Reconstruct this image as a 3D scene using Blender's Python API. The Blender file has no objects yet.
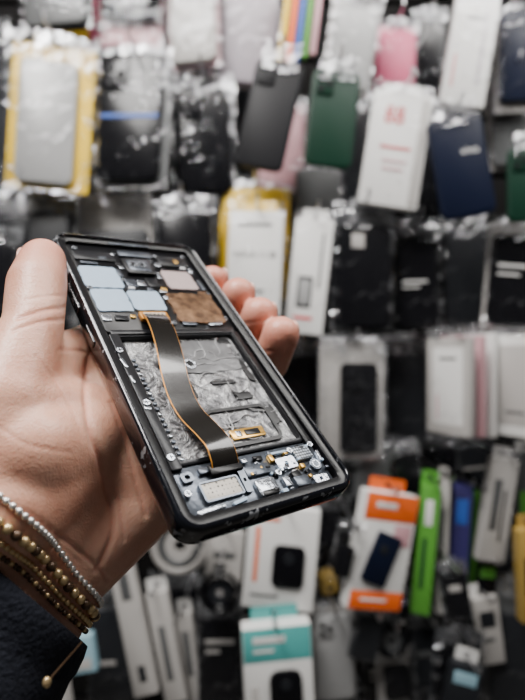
import bpy, bmesh, math, random
import numpy as np
from mathutils import Vector, Matrix
from mathutils.bvhtree import BVHTree
random.seed(7)
SC = bpy.context.scene
C = SC.collection
F = 509.0
CAMZ = 1.4
R = math.radians

# ------------------------------------------------------------------ materials
def nodes(name):
    m = bpy.data.materials.new(name); m.use_nodes = True
    nt = m.node_tree
    return m, nt, nt.nodes['Principled BSDF']
MATS = {}
def mat(name, col, rough=0.5, metal=0.0, bump=0.0, scale=300.0, var=0.0, coat=0.0, spec=0.5):
    if name in MATS: return MATS[name]
    m, nt, p = nodes(name)
    p.inputs['Base Color'].default_value = (*col, 1)
    p.inputs['Roughness'].default_value = rough
    p.inputs['Metallic'].default_value = metal
    p.inputs['Specular IOR Level'].default_value = spec
    p.inputs['Coat Weight'].default_value = coat
    tc = nt.nodes.new('ShaderNodeTexCoord')
    nz = nt.nodes.new('ShaderNodeTexNoise'); nz.inputs['Scale'].default_value = scale
    nz.inputs['Detail'].default_value = 4
    nt.links.new(tc.outputs['Object'], nz.inputs['Vector'])
    mx = nt.nodes.new('ShaderNodeMix'); mx.data_type = 'RGBA'
    v = max(var, 0.05)
    mx.inputs[6].default_value = (*[c*(1-v) for c in col], 1)
    mx.inputs[7].default_value = (*[min(1, c*(1+v)) for c in col], 1)
    nt.links.new(nz.outputs['Fac'], mx.inputs[0])
    nt.links.new(mx.outputs[2], p.inputs['Base Color'])
    if bump > 0:
        b = nt.nodes.new('ShaderNodeBump'); b.inputs['Strength'].default_value = bump
        b.inputs['Distance'].default_value = 0.001
        nt.links.new(nz.outputs['Fac'], b.inputs['Height'])
        nt.links.new(b.outputs['Normal'], p.inputs['Normal'])
    MATS[name] = m
    return m

def film_mat(name, base, top, diff, rough=0.1, bump=1.0, face=.5, scale=45, lo=.5, hi=.75):
    m, nt, p = nodes(name); nt.nodes.remove(p)
    tc = nt.nodes.new('ShaderNodeTexCoord')
    nz = nt.nodes.new('ShaderNodeTexNoise'); nz.inputs['Scale'].default_value = scale
    nz.inputs['Detail'].default_value = 3; nz.inputs['Distortion'].default_value = 1.5
    nt.links.new(tc.outputs['Object'], nz.inputs['Vector'])
    b = nt.nodes.new('ShaderNodeBump'); b.inputs['Strength'].default_value = bump
    b.inputs['Distance'].default_value = 0.004
    nt.links.new(nz.outputs['Fac'], b.inputs['Height'])
    mr = nt.nodes.new('ShaderNodeMapRange')
    mr.inputs['From Min'].default_value = lo; mr.inputs['From Max'].default_value = hi
    mr.inputs['To Min'].default_value = base; mr.inputs['To Max'].default_value = top
    nt.links.new(nz.outputs['Fac'], mr.inputs['Value'])
    lw = nt.nodes.new('ShaderNodeLayerWeight'); lw.inputs['Blend'].default_value = .25
    nt.links.new(b.outputs['Normal'], lw.inputs['Normal'])
    ma = nt.nodes.new('ShaderNodeMath'); ma.operation = 'MULTIPLY_ADD'; ma.inputs[1].default_value = face; ma.use_clamp = True
    nt.links.new(lw.outputs['Facing'], ma.inputs[0]); nt.links.new(mr.outputs['Result'], ma.inputs[2])
    gl = nt.nodes.new('ShaderNodeBsdfGlossy'); gl.inputs['Roughness'].default_value = rough; gl.inputs['Color'].default_value = (.95, .96, 1, 1)
    nt.links.new(b.outputs['Normal'], gl.inputs['Normal'])
    df = nt.nodes.new('ShaderNodeBsdfDiffuse'); df.inputs['Color'].default_value = (.8, .82, .85, 1)
    m1 = nt.nodes.new('ShaderNodeMixShader'); m1.inputs['Fac'].default_value = diff
    nt.links.new(gl.outputs[0], m1.inputs[1]); nt.links.new(df.outputs[0], m1.inputs[2])
    tr = nt.nodes.new('ShaderNodeBsdfTransparent')
    ms = nt.nodes.new('ShaderNodeMixShader')
    nt.links.new(ma.outputs[0], ms.inputs['Fac'])
    nt.links.new(tr.outputs[0], ms.inputs[1]); nt.links.new(m1.outputs[0], ms.inputs[2])
    nt.links.new(ms.outputs[0], nt.nodes['Material Output'].inputs['Surface'])
    MATS[name] = m
    return m
FILM = film_mat('clear_film', 0.010, 0.30, 0.16, .08, .65, .15, 30, .60, .70)
CRINKLE = film_mat('crinkled_film', 0.07, 0.62, 0.26, .1, 1.0, .45)
BLISTER = film_mat('blister_plastic', 0.03, 0.2, 0.15, .1, .4, .3)

def col(name, c, rough=0.45, **k): return mat(name, c, rough, **k)
BLACK = col('black_plastic', (0.004, 0.004, 0.0055), 0.22, spec=.3)
BLACKM = col('matt_black', (0.007, 0.007, 0.009), 0.5, spec=.22)
NAVY = col('navy', (0.005, 0.008, 0.023), 0.35, spec=.25)
DGREY = col('dark_grey', (0.016, 0.0175, 0.021), 0.33, spec=.3)
GREY = col('mid_grey', (0.095, 0.098, 0.10), 0.45)
SILVER = col('silver_case', (0.34, 0.34, 0.34), 0.3)
WHITE = col('white_card', (0.78, 0.77, 0.75), 0.5)
OFFW = col('off_white', (0.45, 0.43, 0.41), 0.5)
LILAC = col('lilac_white', (0.40, 0.36, 0.40), 0.4)
PINK = col('pink', (0.62, 0.10, 0.20), 0.5)
PALEP = col('pale_pink', (0.58, 0.32, 0.35), 0.5)
YELLOW = col('yellow_card', (0.86, 0.56, 0.01), 0.5)
ORANGE = col('orange', (0.85, 0.13, 0.012), 0.5)
RED = col('red_print', (0.62, 0.02, 0.03), 0.5)
BLUE = col('blue', (0.03, 0.10, 0.42), 0.5)
PBLUE = col('pale_blue', (0.28, 0.46, 0.54), 0.5)
GREEN = col('dark_green', (0.005, 0.030, 0.017), 0.42, spec=.25)
LIME = col('lime_green', (0.085, 0.30, 0.035), 0.5)
TEAL = col('teal', (0.09, 0.42, 0.40), 0.5)
PURPLE = col('purple', (0.03, 0.025, 0.11), 0.45)
GOLDP = col('gold_plastic', (0.38, 0.25, 0.06), 0.4)
STEEL = mat('steel', (0.55, 0.56, 0.58), 0.3, 1.0)

# ------------------------------------------------------------------ mesh builder (millimetres)
def rr(cx, cy, w, h, r, seg=6):
    r = max(min(r, w/2-1e-4, h/2-1e-4), 0.01)
    pts = []
    for (sx, sy, a0) in ((1, 1, 0), (-1, 1, 90), (-1, -1, 180), (1, -1, 270)):
        for i in range(seg+1):
            a = R(a0+90*i/seg)
            pts.append((cx+sx*(w/2-r)+r*math.cos(a), cy+sy*(h/2-r)+r*math.sin(a)))
    return pts

class MB:
    def __init__(s): s.v = []; s.f = []; s.m = []
    def add(s, vs, fs, mi=0):
        o = len(s.v); s.v += [tuple(v) for v in vs]
        for f in fs: s.f.append(tuple(i+o for i in f)); s.m.append(mi)
    def rings(s, rings, mi=0, cap=True, closed=False):
        n = len(rings[0]); vs = [v for r in rings for v in r]; fs = []
        k = len(rings)
        for j in range(k if closed else k-1):
            a, b = j*n, ((j+1) % k)*n
            for i in range(n):
                i2 = (i+1) % n
                fs.append((a+i, a+i2, b+i2, b+i))
        if cap and not closed:
            fs.append(tuple(range(n-1, -1, -1))); fs.append(tuple((k-1)*n+i for i in range(n)))
        s.add(vs, fs, mi); return s
    def prism(s, cx, cy, w, h, r, z0, z1, b=0.3, mi=0, seg=5, rot=0):
        b = min(b, (z1-z0)*0.45, w*0.3, h*0.3)
        lay = [(z0, b), (z0+b*0.3, b*0.3), (z0+b, 0), (z1-b, 0), (z1-b*0.3, b*0.3), (z1, b)]
        ca, sa = math.cos(R(rot)), math.sin(R(rot))
        s.rings([[(cx+x*ca-y*sa, cy+x*sa+y*ca, z) for x, y in rr(0, 0, w-2*i, h-2*i, max(r-i, 0.02), seg)] for z, i in lay], mi)
        return s
    def frame(s, cx, cy, w, h, r, prof, mi=0, seg=8):
        s.rings([[(x, y, z) for x, y in rr(cx, cy, w-2*i, h-2*i, max(r-i, 0.3), seg)] for i, z in prof], mi, closed=True)
        return s
    def disc(s, cx, cy, r, z0, z1, mi=0, n=24, b=0.15):
        b = min(b, r*0.3, (z1-z0)*0.4)
        s.rings([[(cx+(r-i)*math.cos(2*math.pi*k/n), cy+(r-i)*math.sin(2*math.pi*k/n), z) for k in range(n)]
                 for z, i in ((z0, 0), (z1-b, 0), (z1, b))], mi); return s
    def annulus(s, cx, cy, r0, r1, z0, z1, mi=0, n=28):
        s.rings([[(cx+r*math.cos(2*math.pi*k/n), cy+r*math.sin(2*math.pi*k/n), z) for k in range(n)]
                 for r, z in ((r0, z0), (r1, z0), (r1, z1), (r0, z1))], mi, closed=True); return s
    def ragged(s, cx, cy, w, h, z0, z1, jit, mi=0, k=36, dome=0):
        out = []
        for i in range(k):
            a = 2*math.pi*(i+.5)/k; q = max(abs(math.cos(a))/(w/2), abs(math.sin(a))/(h/2))
            rd = (1+random.uniform(-jit, jit*.6))/q; out.append((rd*math.cos(a), rd*math.sin(a)))
        s.rings([[(cx+x, cy+y, z0) for x, y in out], [(cx+x, cy+y, z1) for x, y in out], [(cx+x*.6, cy+y*.6, z1+dome+random.uniform(-.3, .3)*dome) for x, y in out]], mi); return s
    def tab(s, cx, cy, w, h, hr, z0, z1, mi=0, rc=3):      # flat tab with a real round hole
        o = rr(cx, cy, w, h, rc, 7); n = len(o)
        inn = []
        for x, y in o:
            a = math.atan2((y-cy)/h, (x-cx)/w); inn.append((cx+hr*math.cos(a), cy+hr*math.sin(a)))
        s.rings([[(x, y, z0) for x, y in inn], [(x, y, z0) for x, y in o], [(x, y, z1) for x, y in o], [(x, y, z1) for x, y in inn]], mi, closed=True)
        return s
    def sphere(s, c, r, mi=0, nu=14, nv=9, ax=None):
        rx, ry, rz = r if isinstance(r, tuple) else (r, r, r)
        ring = []
        for j in range(nv+1):
            t = math.pi*(j+0.02)/(nv+0.04)
            q = []
            for i in range(nu):
                p = Vector((rx*math.sin(t)*math.cos(2*math.pi*i/nu), ry*math.sin(t)*math.sin(2*math.pi*i/nu), -rz*math.cos(t)))
                if ax: p = ax @ p
                q.append((c[0]+p.x, c[1]+p.y, c[2]+p.z))
            ring.append(q)
        s.rings(ring, mi); return s
    def tube(s, pts, r, mi=0, n=8, closed=False):
        pts = [Vector(p) for p in pts]; rings = []; k = len(pts)
        up = Vector((0.123, 0.4, 0.9)).normalized()
        for i, p in enumerate(pts):
            a = pts[(i-1) % k] if (closed or i > 0) else p
            b = pts[(i+1) % k] if (closed or i < k-1) else p
            t = (b-a).normalized()
            x = t.cross(up)
            if x.length < 1e-3: x = t.cross(Vector((1, 0, 0)))
            x.normalize(); y = t.cross(x)
            rad = r[i] if isinstance(r, (list, tuple)) else r
            rings.append([tuple(p+x*rad*math.cos(2*math.pi*j/n)+y*rad*math.sin(2*math.pi*j/n)) for j in range(n)])
        s.rings(rings, mi, closed=closed); return s
    def ribbon(s, pts, off0, off1, t, mi=0):           # flat strip along (u, v, n) points, between two side offsets
        rings = []
        for i, p in enumerate(pts):
            p = Vector(p); a = Vector(pts[max(i-1, 0)]); b = Vector(pts[min(i+1, len(pts)-1)])
            d = (b-a); d.z = 0; d.normalize(); x = Vector((-d.y, d.x, 0))*-1
            rings.append([tuple(p+x*off0-Vector((0, 0, t/2))), tuple(p+x*off1-Vector((0, 0, t/2))),
                          tuple(p+x*off1+Vector((0, 0, t/2))), tuple(p+x*off0+Vector((0, 0, t/2)))])
        s.rings(rings, mi); return s
    def build(s, name, mats, parent=None, smooth=True, angle=38, loc=None):
        me = bpy.data.meshes.new(name)
        me.from_pydata([(x*0.001, y*0.001, z*0.001) for x, y, z in s.v], [], s.f)
        if not isinstance(mats, (list, tuple)): mats = [mats]
        for m in mats: me.materials.append(m)
        me.polygons.foreach_set('material_index', s.m)
        bm = bmesh.new(); bm.from_mesh(me); bmesh.ops.recalc_face_normals(bm, faces=bm.faces); bm.to_mesh(me); bm.free()
        if smooth:
            me.polygons.foreach_set('use_smooth', [True]*len(me.polygons)); me.set_sharp_from_angle(angle=R(angle))
        me.update()
        o = bpy.data.objects.new(name, me); C.objects.link(o)
        if parent: o.parent = parent
        if loc is not None: o.location = loc
        return o

def tag(o, label, cat, group=None):
    o['label'] = label; o['category'] = cat
    if group: o['group'] = group
    return o
def empty(name, M=None):
    o = bpy.data.objects.new(name, None); C.objects.link(o); o.empty_display_size = 0.02
    if M is not None: o.matrix_world = M
    return o
def at(px, py, d): return Vector(((px-262.5)/F*d, d, CAMZ+(350-py)/F*d))
def W(p): return Vector((p[0]*0.001, p[2]*0.001, CAMZ+p[1]*0.001))

# ------------------------------------------------------------------ setting
m = MB()
for i in range(24):
    m.prism(0, i*100-1150, 2600, 94, 1, -18, 0, 3)
m.prism(0, 0, 2600, 2400, 1, -30, -18, 1)
wb = m.build('wall_back', mat('slat_wall', (0.007, 0.0065, 0.0065), 0.8, 0, 0.2, 40, 0.25, spec=.1))
wb.matrix_world = Matrix.Translation((0, 0.88, 1.2)) @ Matrix.Rotation(R(90), 4, 'X'); wb['kind'] = 'structure'
m = MB(); m.prism(0, 0, 2600, 2200, 1, -20, 0, 1)
fl = m.build('floor', mat('floor_tile', (0.16, 0.15, 0.14), 0.4, 0, 0.1, 30, 0.15))
fl.location = (0, -0.2, 0); fl['kind'] = 'structure'

# ------------------------------------------------------------------ hanging stock
def root_at(name, x0, y0, x1, y1, d, tilt, yaw):
    c = at((x0+x1)/2, (y0+y1)/2, d)
    if yaw == 0: yaw = random.uniform(-12, 12); tilt += random.uniform(-2.6, 2.6)
    M = Matrix.Translation(c) @ Matrix.Rotation(R(yaw), 4, 'Z') @ Matrix.Rotation(R(tilt), 4, 'Y') @ Matrix.Rotation(R(90), 4, 'X')
    return empty(name, M), (x1-x0)*d/F*1000, (y1-y0)*d/F*1000
HOOKM = mat('hook_wire', (0.6, 0.6, 0.62), 0.3, 1.0)
def hook(root, ly, d, label):
    p = root.matrix_world @ Vector((0, ly*0.001, 0))
    if p.z > CAMZ+0.70*d: return
    ln = 0.88-p.y+0.034
    m = MB()
    m.tube([(0, 0, 0), (0, -ln*1000+6, 0), (0, -ln*1000+1, 2), (0, -ln*1000, 9)], 1.8)
    m.prism(0, 0, 26, 3, 1, -7, 7, 0.5)
    o = m.build('display_hook', HOOKM); o.location = (p.x, 0.878, p.z)
    tag(o, ' '.join(('thin wire hook carrying the '+label).split()[:16]), 'hook', 'wire display hooks on the wall')

def case_mesh(parent, cx, cy, w, h, z0, z1, cm, cam=True, lens=BLACKM, name='phone_case', camw=0.40):
    m = MB(); m.prism(cx, cy, w, h, min(11, w*0.16), z0, z1, 2.2)
    o = m.build(name, cm, parent)
    if cam:
        s = w*camw; k = MB()
        ix, iy = cx-w/2+s/2+w*0.07, cy+h/2-s*0.6-w*0.07
        k.prism(ix, iy, s, s*1.15, s*0.2, z1-0.5, z1+2.0, 0.8)
        for (a, b) in ((-0.2, 0.26), (-0.2, -0.26), (0.22, 0)):
            k.disc(ix+a*s, iy+b*s, s*0.17, z1+1.5, z1+2.8, 1)
        k.build('camera_island', [cm, lens], o)
    return o

def pouch(label, x0, y0, x1, y1, d, tilt=0, yaw=0, case=None, rect=(0.08, 0.16, 0.92, 0.96), card=None, cam=True,
          stripes=(), hk=True, name='phone_case_pouch', cat='phone case pack', head=True, crink=True, group='phone case packs on the wall', film=None, th=7.0, camw=.4):
    root, w, h = root_at(name, x0, y0, x1, y1, d, tilt, yaw)
    tag(root, label, cat, group)
    if card:
        m = MB(); m.prism(0, -h*0.02, w*0.95, h*0.93, 3, -th+0.4, -th+1.0, 0.1); m.build('backing_card', card, root)
    fx = lambda f: -w/2+f*w
    fy = lambda f: h/2-f*h
    if case:
        a, b, c_, e = rect
        case_mesh(root, (fx(a)+fx(c_))/2, (fy(b)+fy(e))/2, (c_-a)*w, (e-b)*h, -th+1.6, th-3.0, case, cam, camw=camw)
        if stripes:
            k = MB()
            for (s0, t0, s1, t1, sm) in stripes:
                k.prism((fx(s0)+fx(s1))/2, (fy(t0)+fy(t1))/2, abs(s1-s0)*w, abs(t1-t0)*h, 0.6, th-3.1, th-2.6, 0.1)
            k.build('printed_label', stripes[0][4], root)
    nx, ny = 9, 18
    vs = []; fs = []
    for side in (1, -1):
        for j in range(ny+1):
            for i in range(nx+1):
                X, Y = i/nx*2-1, j/ny*2-1
                bul = (1-abs(X)**6)*(1-abs(Y)**8)
                amp = 2.4 if (crink and Y > 0.6) else (1.2 if abs(X) > .7 else .55)
                z = side*(bul*th*(1.0 if Y < 0.6 else 0.55)+0.25)+(random.uniform(-amp, amp) if bul > 0.01 else 0)
                if side > 0 and Y < 0.6: z = max(z, bul*th-0.4)
                e = 1.8 if abs(X) == 1 or abs(Y) == 1 else 0
                vs.append((X*w/2+random.uniform(-e, e), Y*h/2+random.uniform(-e, e), z))
        o = 0 if side > 0 else (nx+1)*(ny+1)
        for j in range(ny):
            for i in range(nx):
                fs.append((o+j*(nx+1)+i, o+j*(nx+1)+i+1, o+(j+1)*(nx+1)+i+1, o+(j+1)*(nx+1)+i))
    m = MB()
    m.v = vs; m.f = fs
    m.m = [1 if crink and (((fi % (nx*ny))//nx) >= ny*0.83 or (fi % nx in (0, nx-1) and random.random() < .35)) else 0 for fi in range(len(fs))]
    m.build('clear_pouch', [film or FILM, CRINKLE], root, smooth=False)
    if head:
        k = MB(); k.tab(0, h/2-2, w*0.42, 13, 4, -0.6, 0.6); k.build('hang_tab', CRINKLE, root)
    if hk: hook(root, h/2-2, d, label.split(' hanging')[0].split(' with')[0].split(',')[0])
    return root

def put_text(root, s, f0, f1, size, tm, rot, fx, fy, z):
    cu = bpy.data.curves.new('t', 'FONT'); cu.body = s; cu.size = size*0.001; cu.align_x = 'CENTER'; cu.align_y = 'CENTER'; cu.extrude = 0.0001
    o = bpy.data.objects.new('t', cu); C.objects.link(o)
    bpy.context.view_layer.update()
    me = bpy.data.meshes.new_from_object(o.evaluated_get(bpy.context.evaluated_depsgraph_get()))
    bpy.data.objects.remove(o)
    me.materials.clear(); me.materials.append(tm)
    q = bpy.data.objects.new('printed_text', me); C.objects.link(q); q.parent = root
    q.location = (fx(f0)*0.001, fy(f1)*0.001, z*0.001); q.rotation_euler = (0, 0, R(rot))

def carton(label, x0, y0, x1, y1, d, th=14, tilt=0, yaw=0, base=WHITE, decals=(), head=WHITE, texts=(), hk=True, name='accessory_box',
           cat='packaged accessory', wrap=False, group='accessory boxes on the wall', product=None):
    root, w, h = root_at(name, x0, y0, x1, y1, d, tilt, yaw)
    tag(root, label, cat, group)
    fx = lambda f: -w/2+f*w
    fy = lambda f: h/2-f*h
    m = MB(); m.prism(0, 0, w, h, 1.5, -th/2, th/2, 0.8)
    mats = [base]; z = th/2
    for dc in decals:
        dm = dc[-1]
        if dm not in mats: mats.append(dm)
        z += 0.12; mi = mats.index(dm)
        if dc[0] == 'o': m.disc(fx(dc[1]), fy(dc[2]), dc[3]*w, th/2-0.3, z, mi, 28, 0.05)
        elif dc[0] == 'a': m.annulus(fx(dc[1]), fy(dc[2]), dc[3]*w, dc[4]*w, th/2-0.3, z, mi)
        else:
            r = dc[5] if len(dc) > 6 else 0.6
            k = MB(); k.prism((fx(dc[1])+fx(dc[3]))/2, (fy(dc[2])+fy(dc[4]))/2, abs(dc[3]-dc[1])*w, abs(dc[4]-dc[2])*h, r, th/2-0.3, z, 0.05)
            m.add(k.v, k.f, mi)
    m.build('box_body', mats, root)
    if head:
        k = MB(); k.tab(0, h/2+7, w*(.95 if w < 36 else .7), 18, 4, -th/2+0.2, -th/2+1.0); k.build('hang_tab', head, root)
    if product:
        k = MB(); a, b, c_, e, pm, pr = product[:6]; pt_ = product[6] if len(product) > 6 else 0
        k.prism((fx(a)+fx(c_))/2, (fy(b)+fy(e))/2, (c_-a)*w, (e-b)*h, pr, th/2-2, th/2+4, 1.5, rot=pt_)
        k.disc((fx(a)+fx(c_))/2, fy(b+0.3*(e-b)), (c_-a)*w*0.16, th/2, th/2+4.6, 1)
        k.build('product_window', [pm, DGREY], root)
    for t in texts: put_text(root, *t, fx, fy, z+0.25)
    if wrap:
        k = MB(); k.prism(0, 2, w+5, h+8, 3, -th/2-1.5, th/2+2.0+(4 if product else 0), 1.5); k.build('clear_wrap', FILM, root)
        cw = MB(); rows = [[((i/8-.5)*w*1.02+random.uniform(-2, 2), h/2-5+j*6+random.uniform(-1.5, 1.5), th/2-3+random.uniform(-2, 5)) for i in range(9)] for j in range(4)]
        cw.add([p for r_ in rows for p in r_], [(j*9+i, j*9+i+1, j*9+i+10, j*9+i+9) for j in range(3) for i in range(8)])
        cw.build('wrap_fold', CRINKLE, root, smooth=False)
    if hk: hook(root, h/2+7, d, label.split(' hanging')[0].split(' with')[0].split(',')[0])
    return root

def bare_case(label, x0, y0, x1, y1, d, cm, tilt=0, yaw=0, wrapm=CRINKLE, group='unboxed phone cases on the wall', text=None, hk=True, cam=True):
    root, w, h = root_at('phone_case', x0, y0, x1, y1, d, tilt, yaw)
    tag(root, label, 'phone case', group)
    case_mesh(root, 0, 0, w, h, -4.5, 4.5, cm, cam, name='case_shell')
    k = MB()
    rn = [[((i/6-0.5)*w*0.8+random.uniform(-2, 2), h/2-14+j*9+random.uniform(-2, 2), random.uniform(5.2, 9)) for i in range(7)] for j in range(5)]
    vs = [p for r_ in rn for p in r_]; fs = [(j*7+i, j*7+i+1, j*7+i+8, j*7+i+7) for j in range(4) for i in range(6)]
    k.add(vs, fs); k.build('torn_wrapper', wrapm, root, smooth=False)
    k = MB(); k.tab(0, h/2+5, w*0.5, 16, 4, -4, -3.2); k.build('hang_tab', wrapm, root)
    if text: put_text(root, *text, lambda f: -w/2+f*w, lambda f: h/2-f*h, 4.7)
    if hk: hook(root, h/2+5, d, label.split(' hanging')[0].split(' with')[0].split(',')[0])
    return root

# top row
pouch('clear pouch with grey case cut off by the upper left frame edge', 18, -75, 92, 30, .70, case=GREY, card=BLACK)
pouch('yellow pouch peeking out below the grey case pouch, upper left', 30, -60, 88, 44, .745, card=YELLOW, case=YELLOW, cam=False)
pouch('pink pouch between the grey case pouch and the glossy black one', 78, -60, 112, 48, .76, card=PINK, case=PINK, cam=False)
pouch('clear pouch with glossy black case above the blue-lined black case', 98, -90, 165, 46, .715, case=BLACK, rect=(.06, .1, .94, .82), cam=False, card=PALEP)
pouch('pouch with pale pinkish white card in the top row', 164, -62, 220, 68, .70, card=PALEP, case=OFFW, cam=False)
pouch('large lilac white case pouch in the top row, above the matt black case', 219, -55, 282, 90, .735, card=LILAC, case=LILAC, cam=False)
for i, (cm, nm) in enumerate(((YELLOW, 'yellow'), (ORANGE, 'orange'), (BLUE, 'blue'), (LIME, 'lime green'), (PALEP, 'pale pink'))):
    carton('slim %s pack in the fan of coloured strips at the top' % nm, 283+i*8, -40, 289+i*8, 68-i*3, .70+.004*i, 8, tilt=7, yaw=1, base=cm, head=None, hk=False, name='slim_pack', group='slim coloured packs in the top row')
pouch('silvery white pouch leaning right beside the coloured slim packs', 326, -8, 378, 94, .69, tilt=10, card=OFFW, case=SILVER, cam=False)
pouch('bright pink pouch in the top row, right of the silvery white one', 374, 20, 418, 92, .74, tilt=4, card=PINK, case=PINK, cam=False)
pouch('narrow black pouch between pink pouch and tall white box, top row', 412, 8, 446, 92, .76, card=BLACK, case=BLACK, cam=False)
carton('tall white box with small red print leaning right, top right', 448, -2, 490, 108, .68, 14, tilt=9, base=WHITE, decals=(('r', .14, .55, .18, .85, RED), ('r', .3, .2, .7, .23, GREY), ('r', .72, .1, .78, .8, LILAC)), wrap=True)
pouch('navy case pouch cut off at the upper right corner', 496, 5, 545, 112, .70, card=OFFW, case=NAVY, rect=(.08, .05, .95, .9), cam=False)
# first full row
pouch('pouch with bright yellow card around a silvery clear case', 8, 34, 92, 192, .67, tilt=2, card=YELLOW, case=SILVER, rect=(.14, .17, .80, .95), cam=False, group=None)
pouch('black case pouch crossed by a thin blue line', 92, 48, 172, 190, .68, tilt=2, case=BLACK, rect=(.06, .06, .88, .93), cam=True, stripes=((.1, .47, .84, .50, BLUE),), card=GREY)
pouch('dark pouch with black case, left of the matt black tilted case', 172, 72, 236, 198, .715, case=BLACK, card=DGREY, tilt=-2)
bare_case('matt black phone case with camera cutout, tilted right', 245, 62, 294, 170, .66, BLACKM, tilt=12)
pouch('pink pouch half hidden under the matt black tilted case', 258, 96, 306, 192, .745, card=PALEP, case=PALEP, cam=False)
bare_case('dark green phone case with crumpled wrapper on top', 308, 72, 356, 168, .66, GREEN, tilt=5)
pouch('crinkled empty-looking pouch hanging right below the dark green case', 292, 158, 345, 222, .735, case=GREY, cam=False)
carton('white box with red emblem and pink print, leaning right', 366, 94, 424, 208, .67, 14, tilt=11, base=WHITE, wrap=True,
       decals=(('a', .30, .17, .035, .075, RED), ('a', .30, .245, .04, .085, RED), ('a', .48, .17, .035, .075, RED), ('a', .48, .245, .04, .085, RED), ('r', .22, .48, .74, .505, RED), ('r', .28, .60, .70, .62, PALEP), ('r', .3, .67, .66, .69, PALEP), ('r', .82, .05, .97, .97, OFFW)))
bare_case('dark navy phone case with small white lettering, tilted left', 434, 116, 488, 218, .655, NAVY, tilt=-9, text=('vivo', .68, .36, 14, WHITE, 0), cam=False)
pouch('crinkled grey pouch right behind the navy lettered case', 488, 70, 532, 170, .725, case=GREY, card=OFFW, cam=False)
bare_case('dark green phone case cut off by the right frame edge', 508, 148, 552, 222, .66, GREEN)
# second row
pouch('crinkled pouch with dark grey case behind the thumb', -12, 190, 78, 330, .71, case=DGREY, card=GREY)
pouch('black case pouch at the left frame edge behind the thumb', -45, 228, 24, 335, .665, case=BLACK, card=BLACK, cam=False)
pouch('pouch with pale card and dark case above the phone top', 76, 188, 154, 305, .725, case=DGREY, rect=(.06, .36, .94, .96), card=OFFW)
pouch('black case pouch with crinkled top just right of the phone top', 154, 196, 218, 305, .69, case=BLACK, card=DGREY, cam=False)
pouch('yellow-topped pouch behind the white lettered box', 216, 180, 290, 300, .72, card=YELLOW, case=YELLOW, cam=False, rect=(.08, .08, .92, .96))
carton('white box with grey lettering under a yellow header', 228, 212, 282, 316, .67, 14, base=WHITE, head=YELLOW, wrap=True,
       decals=(('r', .15, .12, .8, .15, GREY), ('r', .3, .75, .7, .78, GREY)), texts=(('NOVA 11 SE', .5, .42, 10.5, GREY, 0),), group=None)
carton('narrow white box printed with a small phone drawing', 290, 220, 328, 334, .68, 12, tilt=4, base=WHITE, wrap=True,
       decals=(('r', .22, .50, .62, .78, 3, DGREY), ('r', .28, .53, .56, .75, 2, SILVER), ('r', .74, .12, .80, .6, GREY), ('r', .2, .85, .7, .88, RED)))
pouch('black case pouch with tiny pale sticker and crinkled top', 330, 202, 396, 332, .68, case=BLACK, rect=(.06, .18, .94, .97), cam=False, card=DGREY, stripes=((.3, .25, .5, .36, OFFW),))
pouch('black case pouch with thin white print, right of the stickered one', 392, 218, 441, 332, .715, case=BLACK, card=BLACK, cam=False, stripes=((.2, .55, .7, .57, WHITE), (.2, .60, .55, .615, WHITE)))
pouch('dark grey case pouch between two black ones, second row right', 440, 212, 488, 332, .745, case=DGREY, card=BLACK, cam=False)
pouch('black case pouch with white writing at the right frame edge', 486, 216, 540, 332, .69, tilt=3, case=BLACK, card=OFFW, cam=False, stripes=((.2, .42, .75, .45, WHITE), (.2, .50, .6, .52, WHITE)))
# third row
pouch('dark pouch behind the phone, left of the clear boxed case', 280, 338, 322, 452, .75, case=BLACK, card=DGREY, cam=False)
pouch('clear white-framed pack holding a black case with camera lenses', 318, 335, 387, 462, .68, tilt=3, case=BLACK, rect=(.32, .22, .86, .93), card=OFFW, film=BLISTER, camw=.6)
pouch('dark grey pouch between the clear boxed case and white packs', 384, 336, 430, 452, .765, case=DGREY, card=BLACK, cam=False)
for i, (cm, nm) in enumerate(((OFFW, 'grey white'), (PALEP, 'pinkish'), (WHITE, 'bright white'), (DGREY, 'dark grey'))):
    carton('%s pack in the hanging row of packs seen at an angle' % nm, 424+i*11, 338-i*2, 476+i*11, 434, .66+.022*i, 10, yaw=-60, base=cm, wrap=True, hk=(i == 0), head=None,
           decals=(('r', .15, .1, .85, .9, 3, WHITE if i == 0 else (LILAC if i != 3 else BLACK)), ('r', .3, .2, .7, .23, GREY), ('r', .24, .6, .28, .85, PALEP)), name='phone_case_box', cat='phone case box', group='angled row of boxed cases')
for i, (cm, nm) in enumerate(((WHITE, 'white'), (OFFW, 'grey white'), (LILAC, 'lilac'))):
    carton('%s case pack in the angled row at the right frame edge' % nm, 492+i*14, 335-i*2, 542+i*14, 436, .665+.024*i, 10, yaw=-56, base=cm, wrap=True, hk=(i == 0), head=None,
           decals=(('r', .15, .1, .85, .9, 3, OFFW), ('r', .3, .75, .7, .78, GREY)), name='phone_case_box', cat='phone case box', group='angled boxed cases at the right edge')
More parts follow.
